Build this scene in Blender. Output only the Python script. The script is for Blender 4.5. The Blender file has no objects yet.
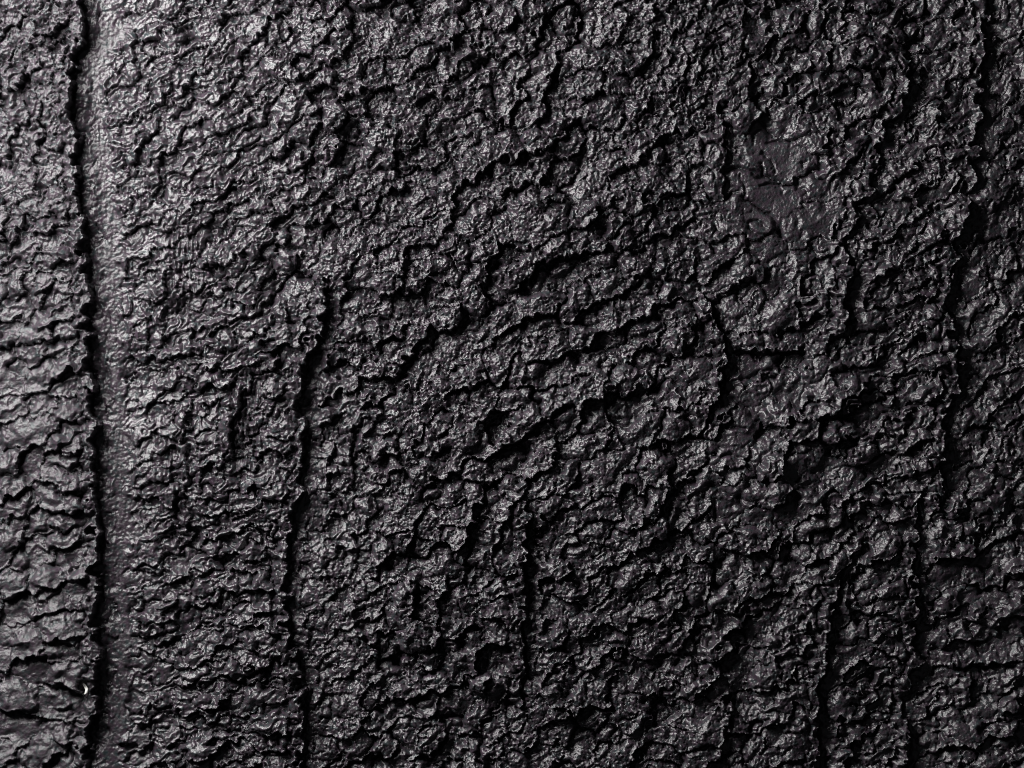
import bpy, math, random
import numpy as np

# ------------------------------------------------------------------ camera, light, exposure
S = 0.0005                      # one unit of the layout (about one photo pixel) in metres
W, H = 1024, 768
scene = bpy.context.scene
col = scene.collection

CAM_D = 1.75
cam_d = bpy.data.cameras.new('camera')
cam = bpy.data.objects.new('camera', cam_d)
col.objects.link(cam)
cam.location = (0, 0, CAM_D)
cam_d.sensor_width = 36.0
cam_d.lens = 36.0 * (CAM_D - 16 * S) / (W * S)
cam_d.clip_start = 0.01
cam_d.clip_end = 50
scene.camera = cam

world = bpy.data.worlds.new('World')
scene.world = world
world.use_nodes = True
bg = world.node_tree.nodes['Background']
bg.inputs['Color'].default_value = (0.92, 0.95, 1.0, 1)
bg.inputs['Strength'].default_value = 0.035

def area_lamp(name, loc, target, size, power, colour):
    d = bpy.data.lights.new(name, 'AREA')
    d.shape = 'RECTANGLE'; d.size, d.size_y = size
    d.energy = power; d.color = colour
    o = bpy.data.objects.new(name, d); col.objects.link(o)
    o.location = loc
    v = np.array(target, float) - np.array(loc, float)
    from mathutils import Vector
    o.rotation_euler = Vector(v).to_track_quat('-Z', 'Y').to_euler()
    return o
area_lamp('window_light', (-0.46, 0.37, 0.36), (0, 0, 0), (0.34, 0.34), 13.5, (1.0, 0.985, 0.97))

scene.view_settings.view_transform = 'Standard'
scene.view_settings.look = 'None'
scene.view_settings.gamma = 1
scene.view_settings.use_curve_mapping = False
scene.view_settings.exposure = 0.0
scene.cycles.pixel_filter_type = 'BLACKMAN_HARRIS'
scene.cycles.filter_width = 0.9

# ------------------------------------------------------------------ layout grid
X0, X1, Y0, Y1 = -64, 1088, -56, 824
xs = np.arange(X0, X1 + 1, dtype=np.float32)
ys = np.arange(Y0, Y1 + 1, dtype=np.float32)
NX, NY = len(xs), len(ys)
GX, GY = np.meshgrid(xs, ys)
rng = np.random.default_rng(11)
random.seed(5)

FX = np.fft.fftfreq(NX)[None, :]
FY = np.fft.fftfreq(NY)[:, None]
def grf(lx, ly=None, seed=0, ang=0.0, width=0.55):
    """band-passed random field, wavelength lx across and ly down, unit deviation"""
    ly = ly or lx
    r = np.random.default_rng(seed)
    n = np.fft.fft2(r.standard_normal((NY, NX)))
    c, s = math.cos(math.radians(ang)), math.sin(math.radians(ang))
    u = (FX * c - FY * s) * lx; v = (FX * s + FY * c) * ly
    k = np.sqrt(u * u + v * v) + 1e-9
    f = np.exp(-(np.log(k) ** 2) / (2 * width * width))
    o = np.fft.ifft2(n * f).real
    return (o / o.std()).astype(np.float32)
def low(l, seed):
    r = np.random.default_rng(seed)
    n = np.fft.fft2(r.standard_normal((NY, NX)))
    o = np.fft.ifft2(n * np.exp(-(FX * FX + FY * FY) * l * l * 4)).real
    return (o / o.std()).astype(np.float32)
def blur(a, s):
    f = np.exp(-2 * (math.pi * s) ** 2 * (FX * FX + FY * FY))
    return np.fft.ifft2(np.fft.fft2(a) * f).real.astype(np.float32)
def smooth(a, b, x):
    t = np.clip((x - a) / (b - a), 0, 1)
    return t * t * (3 - 2 * t)

WX = 2.4 * grf(30, seed=1) + .7 * grf(10, seed=2)
WY = 2.4 * grf(30, seed=3) + .7 * grf(10, seed=4)

# character of the paint, place by place: x, y, lump radius, elongation, long axis (deg), drop direction (deg), relief, grit
CTRL = [
 (40, 40, 11, 1.2, 60, -40, 6.5, 1.2), (30, 160, 11, 1.4, 70, -30, 4, 0.72), (40, 250, 12, 1.4, 40, -50, 5, 0.64),
 (45, 330, 19.5, 1.65, 20, -70, 5.2, 0.4), (45, 450, 20.8, 1.75, 20, -70, 5.6, 0.34), (45, 590, 24.7, 1.85, 16, -72, 5.4, 0.29), (45, 720, 28.6, 1.65, 22, -65, 4.8, 0.29),
 (112, 30, 7, 1.4, 5, -70, 3, 0.35), (112, 200, 7, 1.4, 5, -70, 3, 0.35), (116, 400, 8, 1.5, 5, -70, 3, 0.35), (118, 560, 8, 1.5, 5, -70, 3, 0.35), (122, 720, 8, 1.5, 5, -70, 3, 0.35),
 (150, 40, 10, 2.3, 20, -62, 3.9, 0.39), (150, 140, 10, 2.3, 20, -62, 3.9, 0.33), (152, 300, 10, 2.3, 25, -62, 3.9, 0.28), (155, 450, 10, 2.3, 35, -62, 3.5, 0.25), (150, 620, 10, 2.3, 10, -62, 3.3, 0.22), (155, 740, 10, 2.3, 20, -62, 3.5, 0.22),
 (215, 40, 10, 2.3, 22, -62, 5.5, 0.5), (220, 150, 10, 2.3, 30, -62, 4.4, 0.52), (230, 250, 10, 2.3, 30, -62, 4.4, 0.5), (200, 380, 11, 2.3, 38, -62, 5, 0.3),
 (210, 500, 10, 2.3, 20, -62, 5.5, 0.33), (210, 620, 11, 2.3, 15, -62, 6.1, 0.3), (215, 730, 11, 2.3, 12, -62, 6.1, 0.28), (275, 420, 10, 2.3, 20, -62, 5.5, 0.5), (270, 640, 14, 2.3, 10, -62, 6.6, 0.33),
 (330, 470, 8.5, 1.17, 30, -45, 3, 0.77), (330, 640, 9.8, 1.11, 30, -45, 3, 0.88), (330, 300, 15.9, 1.22, 22, -50, 5.5, 0.99),
 (330, 60, 15.9, 1.27, 19, -50, 6.5, 1.32), (430, 80, 18.3, 1.27, 19, -55, 7, 1.49), (380, 200, 17.1, 1.22, 22, -50, 7, 1.43), (500, 150, 20.7, 1.33, 21, -55, 8, 1.43),
 (420, 350, 17.1, 1.17, 26, -50, 6.5, 1.21), (420, 500, 17.1, 1.11, 26, -50, 7.5, 1.1), (430, 650, 18.3, 1.06, 30, -45, 8, 1.1), (400, 740, 15.9, 1.11, 22, -50, 6.5, 0.99),
 (560, 60, 19.5, 1.17, 26, -45, 6.5, 1.21), (600, 180, 20.7, 1.39, 25, -55, 7.5, 1.21), (580, 300, 23.2, 1.5, 25, -55, 8, 1.21), (560, 430, 20.7, 1.33, 27, -50, 7.5, 1.1), (660, 330, 22, 1.5, 26, -52, 7, 0.94), (650, 430, 20.7, 1.39, 34, -45, 7, 0.83),
 (700, 40, 9, 1.06, 26, -45, 5, 1.1), (690, 130, 10, 1.17, 26, -45, 5, 1.04), (680, 220, 12, 1.33, 26, -50, 6, 1.1),
 (772, 165, 24, 1.2, 20, -60, 2.4, 0.42), (765, 210, 22, 1.3, 20, -60, 2.6, 0.42), (800, 60, 14, 1.2, 30, -50, 5.5, 0.75), (830, 130, 13, 1.2, 30, -50, 5, 0.75),
 (770, 300, 18, 1.6, 25, -60, 6, 0.7), (790, 420, 20, 1.5, 15, -65, 6.5, 0.65), (740, 430, 24.4, 1.22, 22, -50, 5.5, 0.55), (790, 510, 17, 1.2, 30, -50, 5.5, 0.6),
 (550, 580, 15.9, 1.22, 19, -55, 6, 1.04), (640, 560, 17.1, 1.33, 19, -60, 6.5, 0.99), (650, 660, 15.9, 1.33, 21, -58, 6, 0.99), (560, 710, 13.4, 1.22, 19, -55, 5, 0.99), (720, 600, 15.9, 1.33, 22, -55, 6.5, 0.88), (740, 700, 15.9, 1.27, 19, -55, 6, 0.88),
 (790, 620, 12, 1.3, 30, -55, 5.5, 0.7), (780, 730, 11, 1.6, 15, -65, 5, 0.7),
 (900, 60, 11, 2.3, 18, -60, 5, 0.42), (920, 150, 10, 2.3, 15, -60, 4.4, 0.42), (890, 230, 10, 2.3, 30, -50, 4.4, 0.45), (905, 320, 10, 2.3, 18, -65, 5, 0.33), (890, 430, 11, 2.3, 20, -60, 5, 0.36), (900, 490, 11, 2.3, 12, -70, 5, 0.36),
 (870, 570, 12, 2.3, 25, -55, 5.5, 0.36), (870, 680, 11, 2.3, 22, -60, 5, 0.36), (870, 745, 11, 2.3, 15, -65, 5, 0.36),
 (1000, 60, 9, 1.7, 60, -40, 3, 0.52), (1000, 180, 9, 1.7, 40, -50, 3, 0.49), (990, 290, 10, 1.7, 35, -50, 4, 0.39), (1000, 420, 10, 1.7, 30, -50, 4, 0.39), (1000, 530, 12, 1.7, 20, -60, 4, 0.39),
 (990, 610, 17, 2, 28, -60, 5.5, 0.33), (980, 680, 14, 1.7, 40, -50, 4.5, 0.33), (1000, 745, 14, 1.7, 20, -60, 5, 0.33),
]
C = np.array(CTRL, np.float64)
def local_params(px, py):
    w = np.exp(-(((px[:, None] - C[None, :, 0]) / 1.0) ** 2 + (py[:, None] - C[None, :, 1]) ** 2 * 0.6) / (2 * 32.0 ** 2)) + 1e-12 / (1 + (px[:, None] - C[None, :, 0]) ** 2 + (py[:, None] - C[None, :, 1]) ** 2)
    w /= w.sum(1, keepdims=True)
    return w @ C[:, 2:]
# coarse maps of relief and grit over the grid
st = 8
cx_, cy_ = np.meshgrid(np.arange(X0, X1 + st + 1, st), np.arange(Y0, Y1 + st + 1, st))
P = local_params(cx_.ravel().astype(float), cy_.ravel().astype(float)).reshape(cx_.shape + (6,))
def up(a):
    fx = (xs - X0) / st; fy = (ys - Y0) / st
    ix = np.minimum(fx.astype(int), a.shape[1] - 2); iy = np.minimum(fy.astype(int), a.shape[0] - 2)
    tx = (fx - ix)[None, :]; ty = (fy - iy)[:, None]
    return ((a[iy][:, ix] * (1 - tx) + a[iy][:, ix + 1] * tx) * (1 - ty) + (a[iy + 1][:, ix] * (1 - tx) + a[iy + 1][:, ix + 1] * tx) * ty).astype(np.float32)
RELIEF = up(P[..., 4]); GRIT = up(P[..., 5])

LIP_K = 0.58
# edges of strokes and of thick lips: traced top to bottom / right to left, the low side lies to the right / below.
# each: height of the lip, length of the rise towards it, points
E1 = [(82,-60),(80,0),(85,18),(85,45),(76,58),(71,72),(72,105),(75,130),(78,160),(80,190),(84,220),(84,256),(88,285),(90,320),(90,355),(93,385),(95,410),(95,440),(96,480),(98,520),(97,560),(97,600),(99,640),(97,680),(95,715),(90,735),(86,750),(88,768),(90,830)]
E2 = [(327,276),(324,313),(321,338),(306,363),(301,383),(303,406),(304,430),(303,456),(301,483),(297,506),(291,518),(289,532),(286,559),(286,585),(288,612),(289,635),(298,659),(301,685),(303,712),(302,739),(301,768),(300,830)]
E3 = [(528,505),(526,522),(527,552),(525,579),(523,622),(523,652),(525,680),(520,705)]
E4 = [(706,298),(712,316),(720,336),(725,356),(723,379),(720,393),(707,409),(700,430)]
E5 = [(908,60),(906,97),(893,120),(878,143),(875,167),(871,187),(860,200),(858,220),(843,240),(850,262),(848,286),(845,316),(838,333),(821,346)]
E6 = [(990,-60),(988,0),(985,40),(983,67),(981,97),(978,127),(975,160),(970,180),(968,203),(961,227),(955,240),(953,256),(950,283),(950,309),(951,333),(958,353),(960,369),(955,389),(948,406),(943,423),(941,446),(943,469),(938,489),(936,506)]
E6B = [(918,508),(916,525),(915,549),(908,565),(914,580),(916,592),(913,622),(915,652),(918,662),(906,692),(906,719),(908,745),(905,768),(904,830)]
E7 = [(840,575),(836,592),(830,619),(823,645),(825,669),(818,689),(817,712),(818,739),(815,768),(813,830)]
EDGES = [
 (13, 40, E1, 1), (8.5, 30, E2, .9), (7, 26, E3, .6), (7, 26, E4, .4), (4, 22, E5, .5), (7.5, 28, E6, .9), (5, 24, E6B, .8), (5, 22, E7, .7),
]
LIPS = """
6:255,380 239,398 232,419 232,440 235,460;5:239,375 226,385 202,389 182,373;3:192,406 187,429 183,442 187,466 187,502
4:43,102 43,120 42,141 38,161 39,182;4:72,107 62,117 52,117;3:72,143 57,151 47,152;4:78,10 65,25 55,31
4:164,89 163,102 150,112 135,109;6:167,115 156,130 147,138 142,151 135,161 135,177;3:133,34 134,62 138,76;4:146,81 151,99 156,102
3:159,167 156,182 146,190;6:343,8 330,16 315,20;3:354,36 346,49 335,55;5:234,91 221,99 205,103
4:255,91 249,102 236,108 230,108;4:269,115 265,122 249,122;5:356,89 351,96 341,100;4:337,81 330,86 312,86
6:350,112 341,122 335,128;8:367,117 356,125 350,141;6:317,125 315,133 304,143;5:291,146 278,158 265,159
5:309,159 302,167 289,169;5:333,135 328,142 315,151 311,159;6:395,151 393,164 382,173 367,174;5:265,94 266,112 273,122
4:252,44 247,52 242,60;5:234,128 221,130 208,138;6:433,52 425,64 410,68;6:434,78 425,91 420,99 408,107
5:478,60 470,70 455,78 436,78;4:465,96 452,102 436,102;6:530,49 522,55 504,59 483,56;5:541,26 535,39 532,49
6:580,16 577,29 569,42 567,52;4:567,13 556,29 548,29;5:556,60 550,76 546,89 542,94;6:595,69 577,68 559,69
9:571,125 561,135 548,147 530,152 524,150;6:567,117 554,112 538,117;4:522,102 515,107 509,117;8:524,154 509,160 496,161 483,172 470,180
5:512,138 491,138 478,138 470,151;5:434,161 421,167 405,167;6:465,177 457,193 449,198;3:492,109 486,115 473,109
7:648,60 643,68 629,74 613,73;5:613,78 612,89 603,95;5:647,104 639,115 631,115;4:678,86 668,91 657,94 653,99
5:707,120 702,125 686,130 670,133;4:725,122 720,130 715,133;5:704,135 699,148 686,151;5:729,146 725,159 712,156
6:720,167 722,182 718,193;6:627,161 616,172 600,180;4:801,47 788,49 780,57;4:788,78 780,91 772,96
2:801,180 782,180 767,172 751,169 735,167;2:780,177 772,167 761,154;2:741,177 746,198;2:798,142 782,143 767,141
4:725,130 722,146 725,167;5:823,16 822,29 816,39 805,40;4:827,49 827,62;4:883,8 873,13 852,10
4:922,8 915,14 904,10;6:920,26 915,34 896,40 878,34;4:865,34 852,38 844,29;6:920,62 909,70 889,70 865,66 847,68 834,62
5:876,65 873,78 874,91;6:909,76 907,89 905,104;5:847,83 831,92 816,91 803,99;6:862,146 849,161 842,172 826,182
6:878,148 870,167 873,180 862,194;4:891,130 883,143 878,146;5:977,148 974,156 954,158 925,159;4:995,39 969,42 946,47
5:64,226 52,233 39,233;4:68,262 52,262 44,268;5:55,283 47,294 29,295;4:86,291 76,299 55,291
5:70,304 62,313 47,313;6:64,321 52,328 34,330;6:90,322 78,335 52,338 44,346;5:76,346 57,354 44,361 34,363
7:90,354 83,367 68,372 52,380 39,390;5:23,278 25,296 10,299;4:21,270 8,273 0,270;4:133,299 130,312 122,325
4:167,315 165,325 154,328 146,333 145,346 148,351;4:167,299 156,303 143,300;4:199,350 182,354 172,359 135,358;4:180,380 167,390 159,393
4:167,270 165,286 167,299;4:262,244 260,255 242,255;4:226,265 216,270 200,265;4:273,276 262,283 252,281
4:231,289 223,292 216,283;5:265,304 260,315 242,317 229,320;5:236,335 231,348 218,351 205,346;5:242,377 229,385 208,390
6:330,283 328,299 322,315 320,338;5:398,335 382,341 367,335 356,341 343,341;5:390,369 380,377 367,377;5:312,328 315,346 304,364 302,382
5:289,304 289,325 278,322;5:425,239 416,247 403,249;6:434,260 429,276 416,278;6:426,286 418,296 400,300
5:429,328 418,341 410,341;4:498,247 491,260 486,276 476,281 460,270 452,257;7:543,257 535,268 528,276 515,278;5:546,249 530,252 512,247 500,248
3:486,281 485,296 494,309;6:601,252 588,252 567,256 546,262;6:560,304 546,312 525,317;4:516,320 509,328 494,338
5:593,299 582,312 574,322;8:600,341 582,347 567,354 551,361 522,359;5:512,356 507,369 496,372;6:486,382 473,388 452,390
3:489,312 478,315 462,320;6:626,218 618,231 600,243;6:730,234 725,239 712,243 696,239 686,249;7:738,247 730,262 717,272 707,276
7:673,257 668,270 655,269 649,270 639,278 621,287 610,286;5:694,218 673,226 652,239 639,247;8:720,289 718,302 704,317 696,320;6:689,299 673,302 652,312 634,320 616,328 600,330
6:694,325 686,346 673,354;6:665,333 652,342 639,346 634,351 616,354;6:767,270 761,281 746,278 730,286 717,281;5:780,291 767,299 746,296
6:801,348 782,351 748,351 730,346 722,341;6:780,356 769,369 746,380 733,386;2:777,208 767,210 754,203;2:774,234 756,234 746,226
5:860,208 855,218 849,218;5:842,239 834,247 826,244;5:859,234 857,265 852,268;5:852,273 839,281 821,283
7:848,289 844,304 846,315 839,330 831,341 821,354;5:816,262 808,273 800,276;5:829,299 816,315 800,322;5:959,226 946,236 930,242 915,257 899,265
4:950,283 930,278 920,283 904,286;4:948,315 935,317 922,315;6:951,335 930,335 912,341 902,348;5:959,367 941,367 925,372
4:886,348 881,359 860,364;5:81,418 70,421 52,416;6:89,431 76,436 65,442 62,452 49,452;7:95,457 86,462 65,466 49,465
7:95,486 86,490 62,490 49,483;7:95,499 91,509 73,512 52,509 39,509;6:86,520 73,528 52,530;6:94,528 78,541 62,551 52,551 34,541
6:99,569 86,580 70,580;3:70,554 69,567 73,580;5:21,449 20,460 23,468;5:26,470 13,476 0,479
5:27,489 16,494 3,499;6:31,507 21,517 5,522;5:29,476 30,499 39,504;5:26,533 18,548 5,554
4:49,520 44,528 31,533;6:34,559 21,571 8,567;5:62,582 47,589 34,582;4:33,567 31,588
6:193,405 190,418 180,434 167,439;4:182,442 172,449 159,452;4:164,481 154,481 146,476;4:173,486 164,494 146,500 125,499
4:167,564 159,572 146,569;5:191,569 182,580 161,588;2:185,447 186,478 188,504 190,546;6:233,413 233,442 233,457
4:294,447 283,452 273,449;5:302,473 289,473 281,465;5:287,542 276,538 265,528;5:287,561 278,556 257,546
7:285,588 260,589 229,590 223,585;4:260,556 247,558 242,551;5:234,554 226,558 205,554;4:226,499 213,502 200,499
5:351,426 350,465 351,486;6:388,476 380,483 367,486;6:377,507 369,515 356,507;5:367,416 356,423 348,434
5:395,452 382,457 380,465;5:356,554 354,567 348,580;5:393,551 380,567 374,569;6:496,416 483,423 473,436
7:564,403 556,413 541,421 530,431 525,435;6:571,434 561,449 551,455;6:554,462 541,470 530,478;4:546,457 530,455 517,456
7:489,486 481,499 473,502;5:578,478 572,486 567,489;7:567,507 556,515 535,517;7:513,512 507,525 499,535 494,551 491,569
5:528,589 515,594 499,597;4:425,426 416,442 410,447;4:416,530 408,554;5:590,580 582,593 569,600
5:694,410 683,418 670,416;6:686,429 676,439 662,443;5:712,444 704,457 700,470;7:759,429 754,439 741,449 725,447
3:758,422 746,412 733,403;6:670,489 665,504 655,513;5:643,481 631,489 616,486;3:699,470 691,476 683,483
6:767,504 751,504 730,499 709,481;3:715,507 716,525;5:665,538 652,543 639,541;5:715,556 704,561 691,556
6:642,577 631,588 613,585;4:791,491 780,502 772,502;6:844,436 834,442 826,436;6:847,517 836,524 829,517
5:862,507 855,515 849,515;5:829,528 816,535 808,533;4:865,541 855,551 849,551;6:847,564 836,577 826,580
6:941,436 920,442 896,455 886,452;6:942,462 925,468 907,476 889,479;4:881,500 865,504 860,502;6:917,509 904,520 891,521
6:915,556 907,567 894,559;5:993,520 980,530 972,538;5:1001,588 980,585 961,580;7:76,604 60,611 39,616 21,615
5:62,586 49,599 34,601;5:31,586 16,594 0,595;7:83,636 76,645 60,638 47,638;5:96,617 83,615 78,602
5:68,651 52,657 36,654 21,659;4:31,641 16,646 0,646;6:91,677 83,688 68,686 52,683;6:47,693 34,706 16,711 0,709
5:77,701 60,711 49,710;7:81,742 70,745 49,737;5:65,750 49,762 39,766;4:182,594 169,608 154,607
4:180,607 177,620 164,623;4:180,638 172,641 154,644;4:174,701 161,706 148,703;4:180,737 169,745 161,735
5:225,584 223,594 216,604 200,607;6:285,602 276,610 255,612;6:285,628 273,634 260,628;5:239,636 231,645 210,646
4:265,638 252,646 244,646;5:239,672 231,675 223,672;5:216,677 208,684 200,684;4:298,675 283,672 276,670
4:299,719 291,720 281,719;6:300,737 286,748 265,748 255,745;5:225,714 216,719 203,720;6:382,633 377,638 372,640
4:367,688 364,698 351,701;5:398,745 388,756 369,756;7:522,617 507,624 494,617;7:470,628 460,636 455,646 447,646
6:440,654 436,667 421,670;6:431,685 416,696 400,701;6:491,675 483,690 473,696;4:521,675 520,693
6:492,714 483,724 476,722;6:590,573 588,591 572,602 559,594;5:594,630 580,638 569,638;6:569,630 561,646 541,651
5:447,729 436,745 429,748;6:416,589 413,604 412,620;5:642,578 634,588 616,588;7:683,602 673,615 655,621 639,616
6:689,636 678,651 670,654;4:657,654 647,657 636,657;5:769,591 751,599 741,601;5:647,688 639,693 626,690
5:722,672 715,680 702,683;5:795,654 782,658 769,654;5:777,724 767,728 756,722;4:743,732 735,734 725,733
5:678,745 662,741 649,740;5:634,750 631,761 623,766;4:914,610 902,617 886,617;5:913,649 900,658 881,649
4:910,688 900,693 889,696;5:866,735 850,745 837,742;6:1004,620 991,636 978,640 949,638;5:1025,615 1006,617 985,617 970,620 952,617
4:967,589 954,607 941,617;7:1025,659 1006,660 980,664 957,664 941,664;6:1025,672 1012,680 998,688;4:969,667 969,683 969,698
5:1019,703 1001,714 988,709;4:1012,735 991,737 980,735
"""
for item in LIPS.replace('\n', ';').split(';'):
    if ':' in item:
        a_, p_ = item.split(':')
        p_ = p_.split(); x_ = float(p_[0].split(',')[0]); kx = 1.7 if x_ < 100 else 1.2 if x_ < 300 else .66 if x_ < 800 else 1.0
        EDGES.append((float(a_) * LIP_K * kx, 8 + 2.0 * float(a_), [tuple(map(float, q.split(','))) for q in p_], 1))

def along(pts, step, r0):
    p = np.array(pts, float); seg = np.hypot(*np.diff(p, axis=0).T); cum = np.concatenate([[0], np.cumsum(seg)])
    n = max(1, int(round(cum[-1] / step)))
    for t in (np.arange(n) + .5) / n * cum[-1]:
        k = min(np.searchsorted(cum, t, 'right') - 1, len(seg) - 1); u = (t - cum[k]) / seg[k]
        yield p[k] + u * (p[k + 1] - p[k]), (p[k + 1] - p[k]) / seg[k]
def scatter(k_r, spacing, n, seed, paired):
    r = np.random.default_rng(seed)
    px = list(r.uniform(X0, X1, n)); py = list(r.uniform(Y0, Y1, n))
    par = local_params(np.array(px), np.array(py))
    cell = 8.0; grid = {}; keep = []
    def free(x, y, d):
        a, b = int(x // cell), int(y // cell); m = int(d // cell) + 1
        for p in range(a - m, a + m + 1):
            for q in range(b - m, b + m + 1):
                for (u, v) in grid.get((p, q), ()):
                    if (u - x) ** 2 + (v - y) ** 2 < d * d: return False
        return True
    def put(x, y): grid.setdefault((int(x // cell), int(y // cell)), []).append((x, y))
    fx, fy, fpar, fside = [], [], [], []
    if paired:                       # a lump on each side of every traced lip, so that the lip parts them
        for n_e, (A, L, pts, sh) in enumerate(EDGES):
            c = np.mean(pts, axis=0); pr = local_params(np.array([c[0]]), np.array([c[1]]))[0]
            for (p, d) in along(pts, (min(pr[0], 10.) if n_e < 8 else pr[0]) * k_r * 1.35, 0):
                pr = local_params(np.array([p[0]]), np.array([p[1]]))[0].copy()
                rr = min(max(pr[0], 7.0), 10.0 if n_e < 8 else 99.); pr[0] = rr; pr[1] = 1.0 if n_e < 8 else min(pr[1], 1.5)
                low_ = np.array([d[1], -d[0]]) if False else np.array([-d[1], d[0]])
                if low_[0] * d[1] - low_[1] * d[0] > 0: low_ = low_        # right-hand side of travel
                cr = d[0] * low_[1] - d[1] * low_[0]
                if cr > 0: low_ = -low_
                off = rr * k_r * .72 / pr[1] ** .5
                ends = [p - low_ * off, p + low_ * off]
                if not all(free(e[0], e[1], rr * k_r * .85) for e in ends): continue
                for sd, e in zip((1, -1), ends):
                    q = pr.copy(); q[2] = math.degrees(math.atan2(-d[1], d[0])); q[3] = math.degrees(math.atan2(-low_[1], low_[0]))
                    fx.append(e[0]); fy.append(e[1]); fpar.append(q); fside.append(sd); put(e[0], e[1])
    for i in range(n):
        d = par[i, 0] * k_r * spacing
        if free(px[i], py[i], d): put(px[i], py[i]); keep.append(i)
    X = np.array(fx + [px[i] for i in keep]); Y = np.array(fy + [py[i] for i in keep])
    Q = np.concatenate([np.array(fpar).reshape(-1, 6), par[keep]])
    return X, Y, Q, np.array(fside + [0] * len(keep))

def lumps(k_r, spacing, n, seed, k_amp, warp, lip=1.0, gap=1.0, gap_w=1.8, jitter=.3, paired=False, gap_r=0.):
    """a crust of separate lumps: each rises towards its free edge, drops off there onto the next one, and is parted by narrow gaps"""
    px, py, par, side = scatter(k_r, spacing, n, seed, paired)
    r_ = np.random.default_rng(seed + 1)
    F1 = np.full((NY, NX), 9.0, np.float32); F2 = F1.copy(); ID = np.zeros((NY, NX), np.int32)
    hx = GX + WX * warp; hy = GY + WY * warp
    n = len(px)
    R = par[:, 0] * k_r * np.clip(np.exp(r_.normal(0, .38, n)), .5, 2.1); EL = np.maximum(1.0, par[:, 1] * r_.uniform(.8, 1.25, n))
    TH = np.radians(par[:, 2] + r_.normal(0, 26, n) / par[:, 1] ** 1.1); DD = np.radians(par[:, 3] + r_.normal(0, 30, n) / par[:, 1])
    HH = r_.normal(0, jitter, n)
    fx_ = side != 0
    R[fx_] = par[fx_, 0] * k_r; EL[fx_] = np.maximum(1.0, par[fx_, 1]); TH[fx_] = np.radians(par[fx_, 2]); DD[fx_] = np.radians(par[fx_, 3])
    HH[fx_] = HH[fx_] * .4 + side[fx_] * .25
    for i in range(n):
        r, el, th = R[i], EL[i], TH[i]
        ra, rb = r * el ** .5, r / el ** .5
        m = int(ra * 2.3) + 6
        i0, i1 = max(0, int(px[i] - X0) - m), min(NX, int(px[i] - X0) + m + 1)
        j0, j1 = max(0, int(py[i] - Y0) - m), min(NY, int(py[i] - Y0) + m + 1)
        if i1 <= i0 or j1 <= j0: continue
        x = hx[j0:j1, i0:i1] - np.float32(px[i]); y = np.float32(py[i]) - hy[j0:j1, i0:i1]
        c_, s_ = np.float32(math.cos(th)), np.float32(math.sin(th))
        rho = np.sqrt(((x * c_ + y * s_) / np.float32(ra)) ** 2 + ((y * c_ - x * s_) / np.float32(rb)) ** 2)
        f1 = F1[j0:j1, i0:i1]; f2 = F2[j0:j1, i0:i1]; w = rho < f1
        F2[j0:j1, i0:i1] = np.where(w, f1, np.minimum(f2, rho)); ID[j0:j1, i0:i1] = np.where(w, i, ID[j0:j1, i0:i1])
        F1[j0:j1, i0:i1] = np.where(w, rho, f1)
    f = lambda a: a.astype(np.float32)[ID]
    r = f(R)
    t = ((hx - f(px)) * f(np.cos(DD)) + (f(py) - hy) * f(np.sin(DD))) / r
    ed = (F2 - F1) * r * .6                              # rough distance to the next lump
    fade = .15 + .85 * smooth(-.7, .5, grf(60, seed=seed + 5))
    down = smooth(-.1, .5, t)                            # the curled-up rim of the free edge
    h = lip * .60 * t + f(HH) + .75 * (1 - down) * (1 - np.exp(-ed / (r * .34))) + lip * .36 * down * np.exp(-ed / (.07 * r + .7)) - gap * fade * np.exp(-(ed / (gap_w + gap_r * r)) ** 2) * (1.25 - down)
    return (h * RELIEF * k_amp).astype(np.float32)

def crumbs(cell, seed, tilt=1.0):
    """fine crumbs a few units across, each a small tilted facet"""
    r_ = np.random.default_rng(seed)
    ca, sa = math.cos(seed * .37 + .5), math.sin(seed * .37 + .5)      # the lattice lies askew
    gx = (GX + WX * .5) * ca - (GY + WY * .5) * sa; gy = (GX + WX * .5) * sa + (GY + WY * .5) * ca
    ox, oy = gx.min(), gy.min()
    nx, ny = int((gx.max() - ox) / cell) + 12, int((gy.max() - oy) / cell) + 12
    jx = r_.uniform(.0, 1., (ny, nx)).astype(np.float32); jy = r_.uniform(.0, 1., (ny, nx)).astype(np.float32)
    tx = r_.normal(0, tilt, (ny, nx)).astype(np.float32); ty = r_.normal(0, tilt, (ny, nx)).astype(np.float32); th = r_.normal(0, .3, (ny, nx)).astype(np.float32)
    u = (gx - ox) / cell + 5; v = (gy - oy) / cell + 5
    iu = np.floor(u).astype(int); iv = np.floor(v).astype(int)
    F1 = np.full((NY, NX), 9., np.float32); F2 = F1.copy(); out = np.zeros_like(F1)
    for b in (-1, 0, 1):
        for a in (-1, 0, 1):
            p = np.clip(iu + a, 0, nx - 1); q = np.clip(iv + b, 0, ny - 1)
            dx = u - (p + jx[q, p]); dy = v - (q + jy[q, p]); d = np.hypot(dx, dy)
            w = d < F1
            F2 = np.where(w, F1, np.minimum(F2, d)); F1 = np.where(w, d, F1)
            out = np.where(w, dx * tx[q, p] + dy * ty[q, p] + th[q, p], out)
    return (out - .35 * np.exp(-((F2 - F1) / .2) ** 2)).astype(np.float32)

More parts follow.
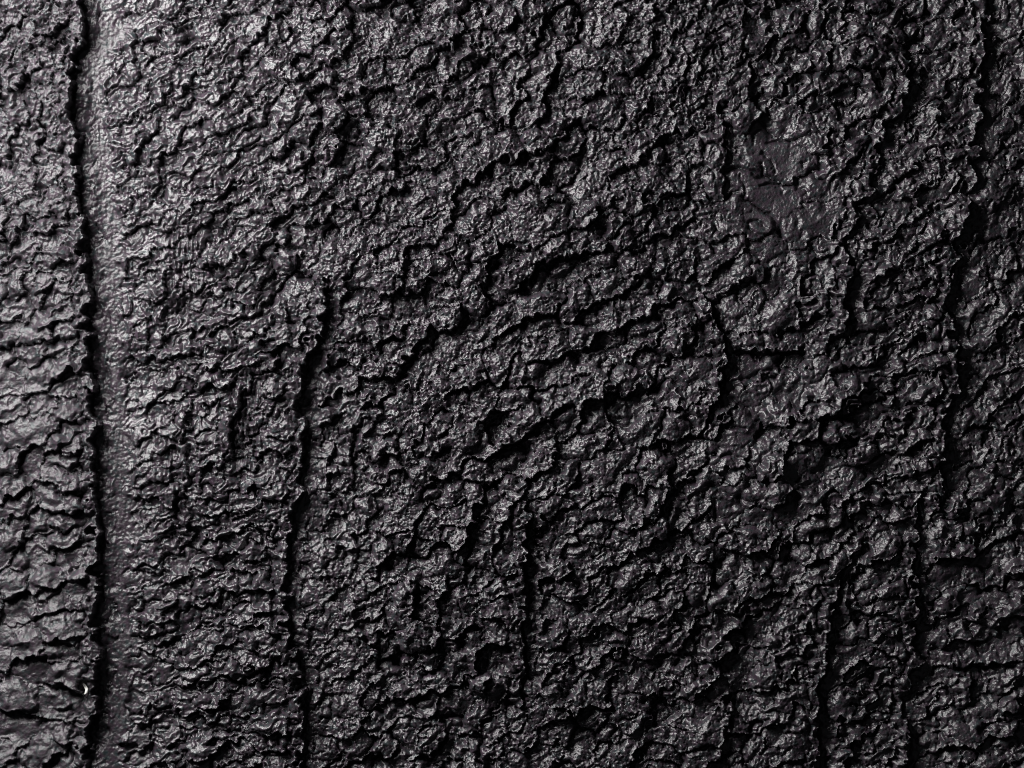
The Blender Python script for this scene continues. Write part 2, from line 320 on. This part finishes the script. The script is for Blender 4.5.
# ------------------------------------------------------------------ the paint relief
def line_x(pts, y):
    p = np.array(pts, float); return np.interp(y, p[:, 1], p[:, 0])
def edge_field():
    BREAK = .72 + .28 * smooth(-.6, .6, grf(75, seed=91))
    F = np.zeros((NY, NX), np.float32); CALM = np.zeros((NY, NX), np.float32)
    hx = GX + WX * .8; hy = GY + WY * .8
    for n_e, (A, L, pts, sharp) in enumerate(EDGES):
        p = np.array(pts, float)
        m = L * 2.6
        i0, i1 = max(0, int(p[:, 0].min() - m - X0)), min(NX, int(p[:, 0].max() + m - X0))
        j0, j1 = max(0, int(p[:, 1].min() - m - Y0)), min(NY, int(p[:, 1].max() + m - Y0))
        if i1 <= i0 or j1 <= j0: continue
        x = hx[j0:j1, i0:i1]; y = hy[j0:j1, i0:i1]
        if n_e < 8: x = x + WX[j0:j1, i0:i1] * .7; y = y + WY[j0:j1, i0:i1] * .7
        best = np.full(x.shape, 1e9, np.float32); sgn = np.zeros_like(best); arc = np.zeros_like(best)
        seg = np.hypot(*np.diff(p, axis=0).T); cum = np.concatenate([[0], np.cumsum(seg)])
        for k in range(len(p) - 1):
            ax, ay = p[k]; dx, dy = p[k + 1] - p[k]; l2 = dx * dx + dy * dy
            t = np.clip(((x - ax) * dx + (y - ay) * dy) / l2, 0, 1)
            ex = x - (ax + t * dx); ey = y - (ay + t * dy)
            d = np.hypot(ex, ey)
            cr = dx * (y - ay) - dy * (x - ax)
            up_ = d < best - 1e-4
            best = np.where(up_, d, best); sgn = np.where(up_, np.sign(cr), sgn); arc = np.where(up_, cum[k] + t * seg[k], arc)
        s = best * sgn                       # positive: high side
        tot = cum[-1]; tl = min(0.3 * tot, 40)
        tap = smooth(0, tl, arc) * smooth(0, tl, tot - arc)
        if n_e in (1, 2, 3, 4, 5, 6, 7): tap = tap * BREAK[j0:j1, i0:i1]
        hi = np.exp(-np.maximum(s, 0) / L); lo = -0.35 * np.exp(-np.maximum(-s, 0) / 9.0)
        mix = smooth(-1.2, 1.2, s)
        F[j0:j1, i0:i1] += A * tap * (hi * mix + lo * (1 - mix)) * np.where(best < m, smooth(m, m * .6, best), 0)
        if n_e < 8:      # beside a stroke edge the lower paint is scraped shallow
            c = sharp * tap * np.exp(-(np.maximum(-s, 0) / 16) ** 2) * (s <= 0)
            CALM[j0:j1, i0:i1] = np.maximum(CALM[j0:j1, i0:i1], c)
            F[j0:j1, i0:i1] -= .12 * A * tap * sharp * np.exp(-np.maximum(-s, 0) / 22) * (1 - mix) * np.where(best < m, smooth(m, m * .6, best), 0)
    return F, CALM


HT = lumps(.86, 1.4, 34000, 21, 1.45, .9, gap=.32, gap_w=1.0, gap_r=.1, jitter=.45, paired=True)
LEFT = smooth(4, -6, GX - line_x(E1, GY)) * smooth(130, 330, GY)      # the smooth plates of the left-hand ridge
HT += lumps(1.9, 1.4, 12000, 25, .6, 1.3, gap=.2, jitter=.45, lip=.5) * (1 - .8 * LEFT)
FINE = lumps(0.4, 1.45, 90000, 31, 0.26, .9, gap=.7, gap_w=1.1) * (.35 + .55 * np.minimum(GRIT, 1.1)) * (1 - .85 * LEFT)
SP = smooth(-1.0, 1.2, grf(45, seed=44))                  # where the crumbs are coarse or fine
FINE += GRIT * ((.15 + .35 * SP) * crumbs(5.4, 45, 1.4) + .48 * crumbs(2.8, 46, 1.5) * (.8 + .5 * smooth(.7, 1.1, GRIT)))
FINE += (.10 + .18 * GRIT) * grf(3.0, seed=47, width=.35)
EF, CALM = edge_field()
ISL = np.zeros((NY, NX), np.float32)                       # flat plates that kept their skin: x, y, half width, half height
for (x, y, a_, b_) in ((775, 155, 36, 19), (752, 178, 24, 16), (768, 212, 34, 20), (752, 401, 22, 17), (722, 456, 17, 14), (742, 441, 20, 12), (728, 500, 24, 13), (765, 512, 20, 10), (756, 367, 20, 8), (795, 393, 22, 14), (985, 598, 22, 9), (1000, 640, 24, 12), (665, 735, 16, 9)):
    ISL = np.maximum(ISL, np.exp(-(((GX + WX * 1.5 - x) / a_) ** 2 + ((GY + WY * 1.5 - y) / b_) ** 2) ** 2))
HT = HT * (1 - .88 * ISL); FINE = FINE * (1 - .45 * ISL); EF = EF * (1 - .5 * ISL) + 2.0 * ISL
HT = HT * (1 - .75 * CALM) + FINE * (1 - .3 * CALM) + EF
HT += 2.0 * low(60, 51) + 1.2 * low(25, 52)
# the scraped groove right of the left-hand ridge: smooth floor, feathered sides
e1x = line_x(E1, GY)
gx_ = GX + WX * 1.2
floor_ = np.exp(-np.abs((gx_ - (e1x + 25)) / 10.5) ** 4)
gd = GX - (e1x + 20)
HT = HT * (1 - .95 * floor_)
HT -= 4.5 * np.exp(-np.where(gd < 0, (gd / 16) ** 2, (gd / 46) ** 2))
HT += floor_ * (0.14 * grf(7, 60, seed=61, width=.8) + .12 * grf(11, 6, seed=62, ang=-12) + .16 * grf(5, seed=63))
def polyline_distance(pts, m):
    p = np.array(pts, float)
    i0, i1 = max(0, int(p[:, 0].min() - m - X0)), min(NX, int(p[:, 0].max() + m - X0) + 1)
    j0, j1 = max(0, int(p[:, 1].min() - m - Y0)), min(NY, int(p[:, 1].max() + m - Y0) + 1)
    x = GX[j0:j1, i0:i1] + .45 * WX[j0:j1, i0:i1]; y = GY[j0:j1, i0:i1] + .45 * WY[j0:j1, i0:i1]
    best = np.full(x.shape, 1e9)
    for k in range(len(p) - 1):
        ax, ay = p[k]; dx, dy = p[k + 1] - p[k]
        t = np.clip(((x - ax) * dx + (y - ay) * dy) / (dx * dx + dy * dy), 0, 1)
        best = np.minimum(best, np.hypot(x - ax - t * dx, y - ay - t * dy))
    return (slice(j0, j1), slice(i0, i1)), best
# cracks in the flat plates
CREASES = []
def zoomed(x0, y0, k, d, w, *lines):
    for l in lines: CREASES.append((d, w, [(x0 + a / k, y0 + b / k) for (a, b) in l]))
zoomed(700, 110, 5.4875, 5.5, 1.9, [(140,330),(210,325),(270,340),(350,355),(430,375),(490,405)], [(150,475),(230,480),(290,510),(350,550),(390,590),(420,650),(440,700)])
zoomed(700, 110, 5.4875, 3.8, 1.6, [(340,235),(380,280),(420,345)], [(330,290),(345,345)], [(330,410),(390,408),(440,395)], [(215,360),(240,420),(250,480)], [(260,620),(310,615),(370,650)], [(260,640),(310,680),(380,690)], [(370,180),(430,170),(500,185),(555,150)], [(285,190),(290,160),(340,120)])
zoomed(700, 360, 4.52, 4.5, 1.9, [(150,175),(200,220),(250,270),(270,290)], [(150,100),(230,75),(320,40)], [(20,560),(80,580),(150,620),(260,640)], [(70,640),(75,730)], [(60,300),(130,305),(200,310)], [(100,430),(190,440),(240,460)])
for k in range(7): CREASES.append((1.8, 1.3, [(174 + 5 * k, 212 + 2 * k), (168 + 5 * k, 240), (167 + 5 * k, 275), (176 + 5 * k, 318 - 3 * k)]))
for k in range(6): CREASES.append((1.8, 1.3, [(244 + 6 * k, 372 + k), (234 + 6 * k, 400), (232 + 6 * k, 435), (238 + 6 * k, 476 - 2 * k)]))
for k in range(4): CREASES.append((1.6, 1.3, [(176 + 7 * k, 600 + 2 * k), (170 + 7 * k, 622), (176 + 7 * k, 650)]))
for (d, w, pts) in CREASES:
    sl_, dist = polyline_distance(pts, 6)
    HT[sl_] -= d * np.exp(-(dist / w) ** 2)
# pits where the paint was pulled open: x, y, radius
PITS = [(353,133,9),(329,20,8),(805,160,3),(548,113,7),(531,434,7),(512,475,7),(491,488,9),(533,535,9),(354,439,6),(385,462,7),(385,504,7),(481,61,6),(429,98,6),(447,133,9),(455,169,8),(582,128,8),
        (496,380,10),(551,262,7),(522,283,6),(567,387,9),(543,372,7),(569,216,8),(346,338,7),(278,291,9),(296,270,8),(699,304,6),(689,247,6),(709,325,7),(767,434,10),(759,473,9),(738,504,8),(764,559,9),(740,540,6),
        (465,670,9),(483,625,9),(434,630,7),(504,628,6),(416,594,6),(704,607,8),(247,222,9),(267,244,8),(277,273,9),(190,36,5),(146,138,5),(135,163,5),(770,640,6),(860,52,6),(885,70,7),(820,110,6),(930,62,7),(45,680,5),(88,684,4)]
for (x, y, r) in PITS:
    j, i = y - Y0, x - X0; m = r * 3
    q = (slice(max(0, j - m), j + m), slice(max(0, i - m), i + m))
    d2 = ((GX[q] + WX[q] * 1.2 - x) / (r * 1.15)) ** 2 + ((GY[q] + WY[q] * 1.2 - y) / (r * .85)) ** 2
    HT[q] -= (2.5 + .55 * r) * np.exp(-d2)
# combed swirls right of the groove
def patch(x, y, rx, ry): return np.exp(-((GX - x) / rx) ** 2 - ((GY - y) / ry) ** 2)
comb = grf(5.5, 46, seed=71, width=.35)
HT += 1.3 * comb * (patch(187, 262, 15, 42) + patch(170, 480, 10, 40) * .6) - 6.0 * patch(251, 424, 13, 44) + 1.2 * comb * patch(251, 424, 14, 44) - 2.5 * patch(187, 268, 11, 38)
# branching channels: where the wet paint was pulled, creases gather like twigs towards the seams and hollows
def channels(seed, k_h):
    d = np.full((NY, NX), 70., np.float32)
    for (pts, dx) in ((E1, 24), (E2, 4), (E3, 3), (E5, 3), (E6, 4), (E6B, 4), (E7, 4), ([(196, -60), (205, 150), (182, 260), (200, 380), (184, 450), (196, 620), (205, 830)], 0)):
        ys_ = np.array([p[1] for p in pts]); ok = (GY >= ys_.min() - 10) & (GY <= ys_.max() + 10)
        d = np.where(ok, np.minimum(d, np.abs(GX - (line_x(pts, GY) + dx))), d)
    f = k_h * blur(HT, 2.0) + 1.5 * grf(16, 13, seed=seed) + .9 * grf(8, seed=seed + 1) + .25 * grf(4, seed=seed + 3) + .22 * d - .10 * GY - .03 * GX
    best = np.zeros((NY, NX), np.float32); to = np.arange(NY * NX).reshape(NY, NX).copy(); idx = to.copy()
    for dj in (-1, 0, 1):
        for di in (-1, 0, 1):
            if not (dj or di): continue
            a = slice(max(0, -dj), NY - max(0, dj)); b = slice(max(0, -di), NX - max(0, di))
            a2 = slice(max(0, dj), NY - max(0, -dj)); b2 = slice(max(0, di), NX - max(0, -di))
            g = (f[a, b] - f[a2, b2]) / math.hypot(di, dj)
            w = g > best[a, b]
            best[a, b] = np.where(w, g, best[a, b]); to[a, b] = np.where(w, idx[a2, b2], to[a, b])
    acc = [1.0] * (NY * NX); tl = to.ravel().tolist()
    for i in np.argsort(-f.ravel()).tolist():
        t = tl[i]
        if t != i: acc[t] += acc[i]
    a = np.log(np.array(acc, np.float32).reshape(NY, NX))
    thin = blur(smooth(2.8, 5.2, a), .75); wide = blur(smooth(4.4, 7.0, a), 1.6)
    return thin, wide
thin, wide = channels(81, .5)
CH = (1 - .5 * LEFT) * (.45 + .55 * smooth(6.5, 3.0, RELIEF * GRIT)) * (1 - .85 * floor_) * (.5 + .5 * smooth(-.8, .8, grf(70, seed=85))) * (1 - .75 * ISL)
HT -= CH * (2.6 * thin + 2.4 * wide)
HT = HT - np.percentile(HT, 0.02) + 3.0
HT = np.maximum(HT, 2.0)
print('height range', HT.min(), HT.mean(), HT.max())

# ------------------------------------------------------------------ strokes (bands) and clumps
B = [
 E1,
 [(150,-60),(150,830)],
 [(268,-60),(272,0),(290,100),(312,200)] + E2,
 [(470,-60),(470,0),(452,120),(455,220),(476,300),(490,380),(505,470)] + E3 + [(520,768),(520,830)],
 [(735,-60),(735,0),(728,120),(722,230)] + E4 + [(735,500),(820,560)] + E7,
 [(890,-60),(895,0)] + E5[:-1] + [(842,400),(850,500),(846,560)] + [(905,660),(905,830)],
 E6 + E6B,
]
BAND = np.zeros((NY, NX), np.int32)
for pts in B[:5]:
    BAND += (GX + WX * .8 > line_x(pts, GY + WY * .8)).astype(np.int32)
right = GX + WX * .8 > line_x(B[6], GY + WY * .8)
mid = (GX + WX * .8 > line_x(B[5], GY + WY * .8)) & (BAND == 5)
BAND[mid] = 6
BAND[right & (BAND >= 5)] = 7

def clumps():
    h = blur(HT, 3.2).ravel()
    idx = np.arange(NY * NX).reshape(NY, NX)
    best = h.reshape(NY, NX).copy(); to = idx.copy(); hh = h.reshape(NY, NX)
    for dj in (-1, 0, 1):
        for di in (-1, 0, 1):
            if not (dj or di): continue
            a = slice(max(0, -dj), NY - max(0, dj)); b = slice(max(0, -di), NX - max(0, di))
            a2 = slice(max(0, dj), NY - max(0, -dj)); b2 = slice(max(0, di), NX - max(0, -di))
            nb = np.where(BAND[a2, b2] == BAND[a, b], hh[a2, b2], -1e9)
            g = nb > best[a, b]
            best[a, b] = np.where(g, nb, best[a, b]); to[a, b] = np.where(g, idx[a2, b2], to[a, b])
    f = to.ravel()
    for _ in range(14): f = f[f]
    return f
ROOT = clumps()
cell_root = ROOT.reshape(NY, NX)[:-1, :-1]
cell_band = BAND.ravel()[cell_root]
inside = (GX[:-1, :-1] >= 0) & (GX[:-1, :-1] < W) & (GY[:-1, :-1] >= 0) & (GY[:-1, :-1] < H)
uq, inv, cnt = np.unique(cell_root.ravel(), return_inverse=True, return_counts=True)
vis = np.bincount(inv.ravel(), weights=inside.ravel().astype(float))
vis[cnt > 9000] = 0
order = np.argsort(-vis)
N_CLUMPS = 296
piece = np.full(len(uq), -1)
for n, k in enumerate(order[:N_CLUMPS]): piece[k] = n
cell_piece = piece[inv.ravel()].reshape(NY - 1, NX - 1)
print('lumps', len(uq), 'largest', vis[order[0]], 'last', vis[order[N_CLUMPS - 1]])

# ------------------------------------------------------------------ materials
def paint_material(name, r_lo, r_hi, bump):
    m = bpy.data.materials.new(name); m.use_nodes = True
    nt = m.node_tree; N = nt.nodes; L = nt.links
    b = N['Principled BSDF']
    tc = N.new('ShaderNodeTexCoord')
    n1 = N.new('ShaderNodeTexNoise'); n1.inputs['Scale'].default_value = 450; n1.inputs['Detail'].default_value = 2
    L.new(tc.outputs['Object'], n1.inputs['Vector'])
    r1 = N.new('ShaderNodeValToRGB')
    e = r1.color_ramp.elements
    e[0].position = .30; e[0].color = (.018, .025, .0275, 1); e[1].position = .70; e[1].color = (.039, .025, .0375, 1)
    k = e.new(.5); k.color = (.0285, .0235, .028, 1)
    L.new(n1.outputs['Fac'], r1.inputs['Fac']); L.new(r1.outputs['Color'], b.inputs['Base Color'])
    n2 = N.new('ShaderNodeTexNoise'); n2.inputs['Scale'].default_value = 90; n2.inputs['Detail'].default_value = 4
    L.new(tc.outputs['Object'], n2.inputs['Vector'])
    mr = N.new('ShaderNodeMapRange'); mr.inputs['From Min'].default_value = .3; mr.inputs['From Max'].default_value = .7
    mr.inputs['To Min'].default_value = r_lo; mr.inputs['To Max'].default_value = r_hi
    L.new(n2.outputs['Fac'], mr.inputs['Value']); L.new(mr.outputs['Result'], b.inputs['Roughness'])
    b.inputs['Specular IOR Level'].default_value = .6
    n3 = N.new('ShaderNodeTexNoise'); n3.inputs['Scale'].default_value = 850; n3.inputs['Detail'].default_value = 4; n3.inputs['Roughness'].default_value = .7
    L.new(tc.outputs['Object'], n3.inputs['Vector'])
    bp = N.new('ShaderNodeBump'); bp.inputs['Strength'].default_value = bump; bp.inputs['Distance'].default_value = .0006
    L.new(n3.outputs['Fac'], bp.inputs['Height']); L.new(bp.outputs['Normal'], b.inputs['Normal'])
    return m
PAINT = paint_material('black_impasto_paint', .22, .42, .55)
PAINT_DRY = paint_material('black_impasto_paint_dried_matt', .36, .54, .6)
def plain(name, c, rough):
    m = bpy.data.materials.new(name); m.use_nodes = True
    nt = m.node_tree; b = nt.nodes['Principled BSDF']; b.inputs['Roughness'].default_value = rough
    n = nt.nodes.new('ShaderNodeTexNoise'); n.inputs['Scale'].default_value = 300
    r = nt.nodes.new('ShaderNodeValToRGB')
    r.color_ramp.elements[0].color = tuple(v * .8 for v in c) + (1,); r.color_ramp.elements[1].color = tuple(c) + (1,)
    nt.links.new(n.outputs['Fac'], r.inputs['Fac']); nt.links.new(r.outputs['Color'], b.inputs['Base Color'])
    return m

# ------------------------------------------------------------------ meshes
VX = ((GX - W / 2) * S).ravel(); VY = ((H / 2 - GY) * S).ravel(); VZ = (HT * S).ravel()
def mesh_from(name, verts, faces, mat, parent):
    me = bpy.data.meshes.new(name)
    nf = len(faces)
    me.vertices.add(len(verts)); me.vertices.foreach_set('co', np.ascontiguousarray(verts, np.float32).ravel())
    me.loops.add(nf * 4); me.loops.foreach_set('vertex_index', np.ascontiguousarray(faces, np.int32).ravel())
    me.polygons.add(nf); me.polygons.foreach_set('loop_start', np.arange(0, nf * 4, 4, dtype=np.int32))
    me.polygons.foreach_set('loop_total', np.full(nf, 4, np.int32))
    me.polygons.foreach_set('use_smooth', np.ones(nf, bool))
    me.update(calc_edges=True); me.validate()
    me.materials.append(mat)
    o = bpy.data.objects.new(name, me); col.objects.link(o); o.parent = parent
    return o
def cells_to_mesh(name, mask, off, parent, mat, skirt=True):
    """mask over a window of cells whose top-left is off=(j, i): top surface with walls down to the board"""
    jj, ii = np.nonzero(mask); jj = jj + off[0]; ii = ii + off[1]
    v00 = jj * NX + ii
    q = np.stack([v00 + NX, v00 + NX + 1, v00 + 1, v00], 1)
    used, inv_ = np.unique(q.ravel(), return_inverse=True)
    faces = inv_.reshape(-1, 4)
    verts = np.stack([VX[used], VY[used], VZ[used]], 1)
    if skirt:
        pm = np.pad(mask, 1)
        walls = []
        for (dj, di, a, b) in ((-1, 0, 2, 3), (1, 0, 0, 1), (0, -1, 3, 0), (0, 1, 1, 2)):
            nb = pm[1 + dj:pm.shape[0] - 1 + dj, 1 + di:pm.shape[1] - 1 + di]
            e = ~nb[mask]
            walls.append(faces[e][:, [a, b]])
        w = np.concatenate(walls); ring, ri = np.unique(w.ravel(), return_inverse=True); w2 = ri.reshape(-1, 2)
        n0 = len(verts); tops = verts[ring]; bots = tops.copy(); bots[:, 2] = 0
        verts = np.concatenate([verts, tops, bots])
        k = len(ring)
        wf = np.stack([w2[:, 1] + n0, w2[:, 0] + n0, w2[:, 0] + n0 + k, w2[:, 1] + n0 + k], 1)
        faces = np.concatenate([faces, wf])
    return mesh_from(name, verts, faces, mat, parent)

root = bpy.data.objects.new('painted_panel', None); col.objects.link(root)
root['label'] = 'panel thickly coated in rough wrinkled black paint with vertical ridges'
root['category'] = 'painting'
BOARD_T = 0.012
root.location = (0, 0, 0)
# backing board under the paint
bx0, bx1 = (X0 - W / 2 - 3) * S, (X1 - W / 2 + 3) * S
by0, by1 = (H / 2 - Y1 - 3) * S, (H / 2 - Y0 + 3) * S
bv = [(x, y, z) for z in (-BOARD_T, 0.0005) for (x, y) in ((bx0, by0), (bx1, by0), (bx1, by1), (bx0, by1))]
bf = [(3, 2, 1, 0), (4, 5, 6, 7), (0, 1, 5, 4), (1, 2, 6, 5), (2, 3, 7, 6), (3, 0, 4, 7)]
board = mesh_from('backing_board', np.array(bv), np.array(bf), plain('black_primed_board', (.03, .03, .03), .7), root)
board.data.polygons.foreach_set('use_smooth', np.zeros(6, bool))

BAND_LABEL = ['thick lumpy black ridge along the left edge', 'smooth scraped black groove beside the left ridge', 'black paint with branching wrinkles right of the groove',
              'gritty black paint left of centre', 'gritty black paint with slanting lips, centre', 'smoother cracked black plates right of centre',
              'black paint of small flat lumps towards the right', 'finely crumbled dark paint at the right edge']
bands = []
for k in range(8):
    o = cells_to_mesh('paint_stroke', (cell_band == k) & (cell_piece < 0), (0, 0), root, PAINT_DRY if k < 1 else PAINT)
    o['kind'] = 'stuff'; o['label'] = BAND_LABEL[k]
    bands.append(o)
fp = cell_piece.ravel(); sel = np.nonzero(fp >= 0)[0]; sel = sel[np.argsort(fp[sel], kind='stable')]
cuts = np.searchsorted(fp[sel], np.arange(N_CLUMPS + 1))
for n in range(N_CLUMPS):
    c = sel[cuts[n]:cuts[n + 1]]
    if len(c) == 0: continue
    j, i = c // (NX - 1), c % (NX - 1)
    j0, i0 = j.min(), i.min()
    mk = np.zeros((j.max() - j0 + 1, i.max() - i0 + 1), bool); mk[j - j0, i - i0] = True
    k = int(cell_band[j[0], i[0]])
    cells_to_mesh('paint_clump', mk, (j0, i0), bands[k], PAINT_DRY if k < 1 else PAINT)

# a tiny white chip sticking to the lip of the left-hand ridge
def fleck():
    rr = random.Random(3)
    path = [(85.2, 682.0, .9), (86.6, 684.8, 1.1), (88.6, 688.0, 1.6), (88.4, 691.5, 1.9), (86.6, 693.6, 1.5), (85.2, 692.2, .7)]
    vs, fs = [], []
    for k, (x, y, r) in enumerate(path):
        i = int(round(x)) - X0; j = int(round(y)) - Y0
        z = float(HT[j - 3:j + 4, i - 3:i + 4].max()) + .3
        for q in range(6):
            t = q * math.pi / 3
            vs.append(((x + r * math.cos(t) * rr.uniform(.8, 1.2) - W / 2) * S, (H / 2 - y + .5 * r * math.cos(t)) * S, (z + r * math.sin(t) * rr.uniform(.7, 1.2)) * S))
    for k in range(len(path) - 1):
        for q in range(6):
            a, b = k * 6 + q, k * 6 + (q + 1) % 6
            fs.append((a, a + 6, b + 6, b))
    return mesh_from('white_chip', np.array(vs), np.array(fs), plain('white_chip', (.6, .59, .56), .5), root)
fl = fleck(); fl['label'] = 'tiny white chip caught on the lip of the left ridge'
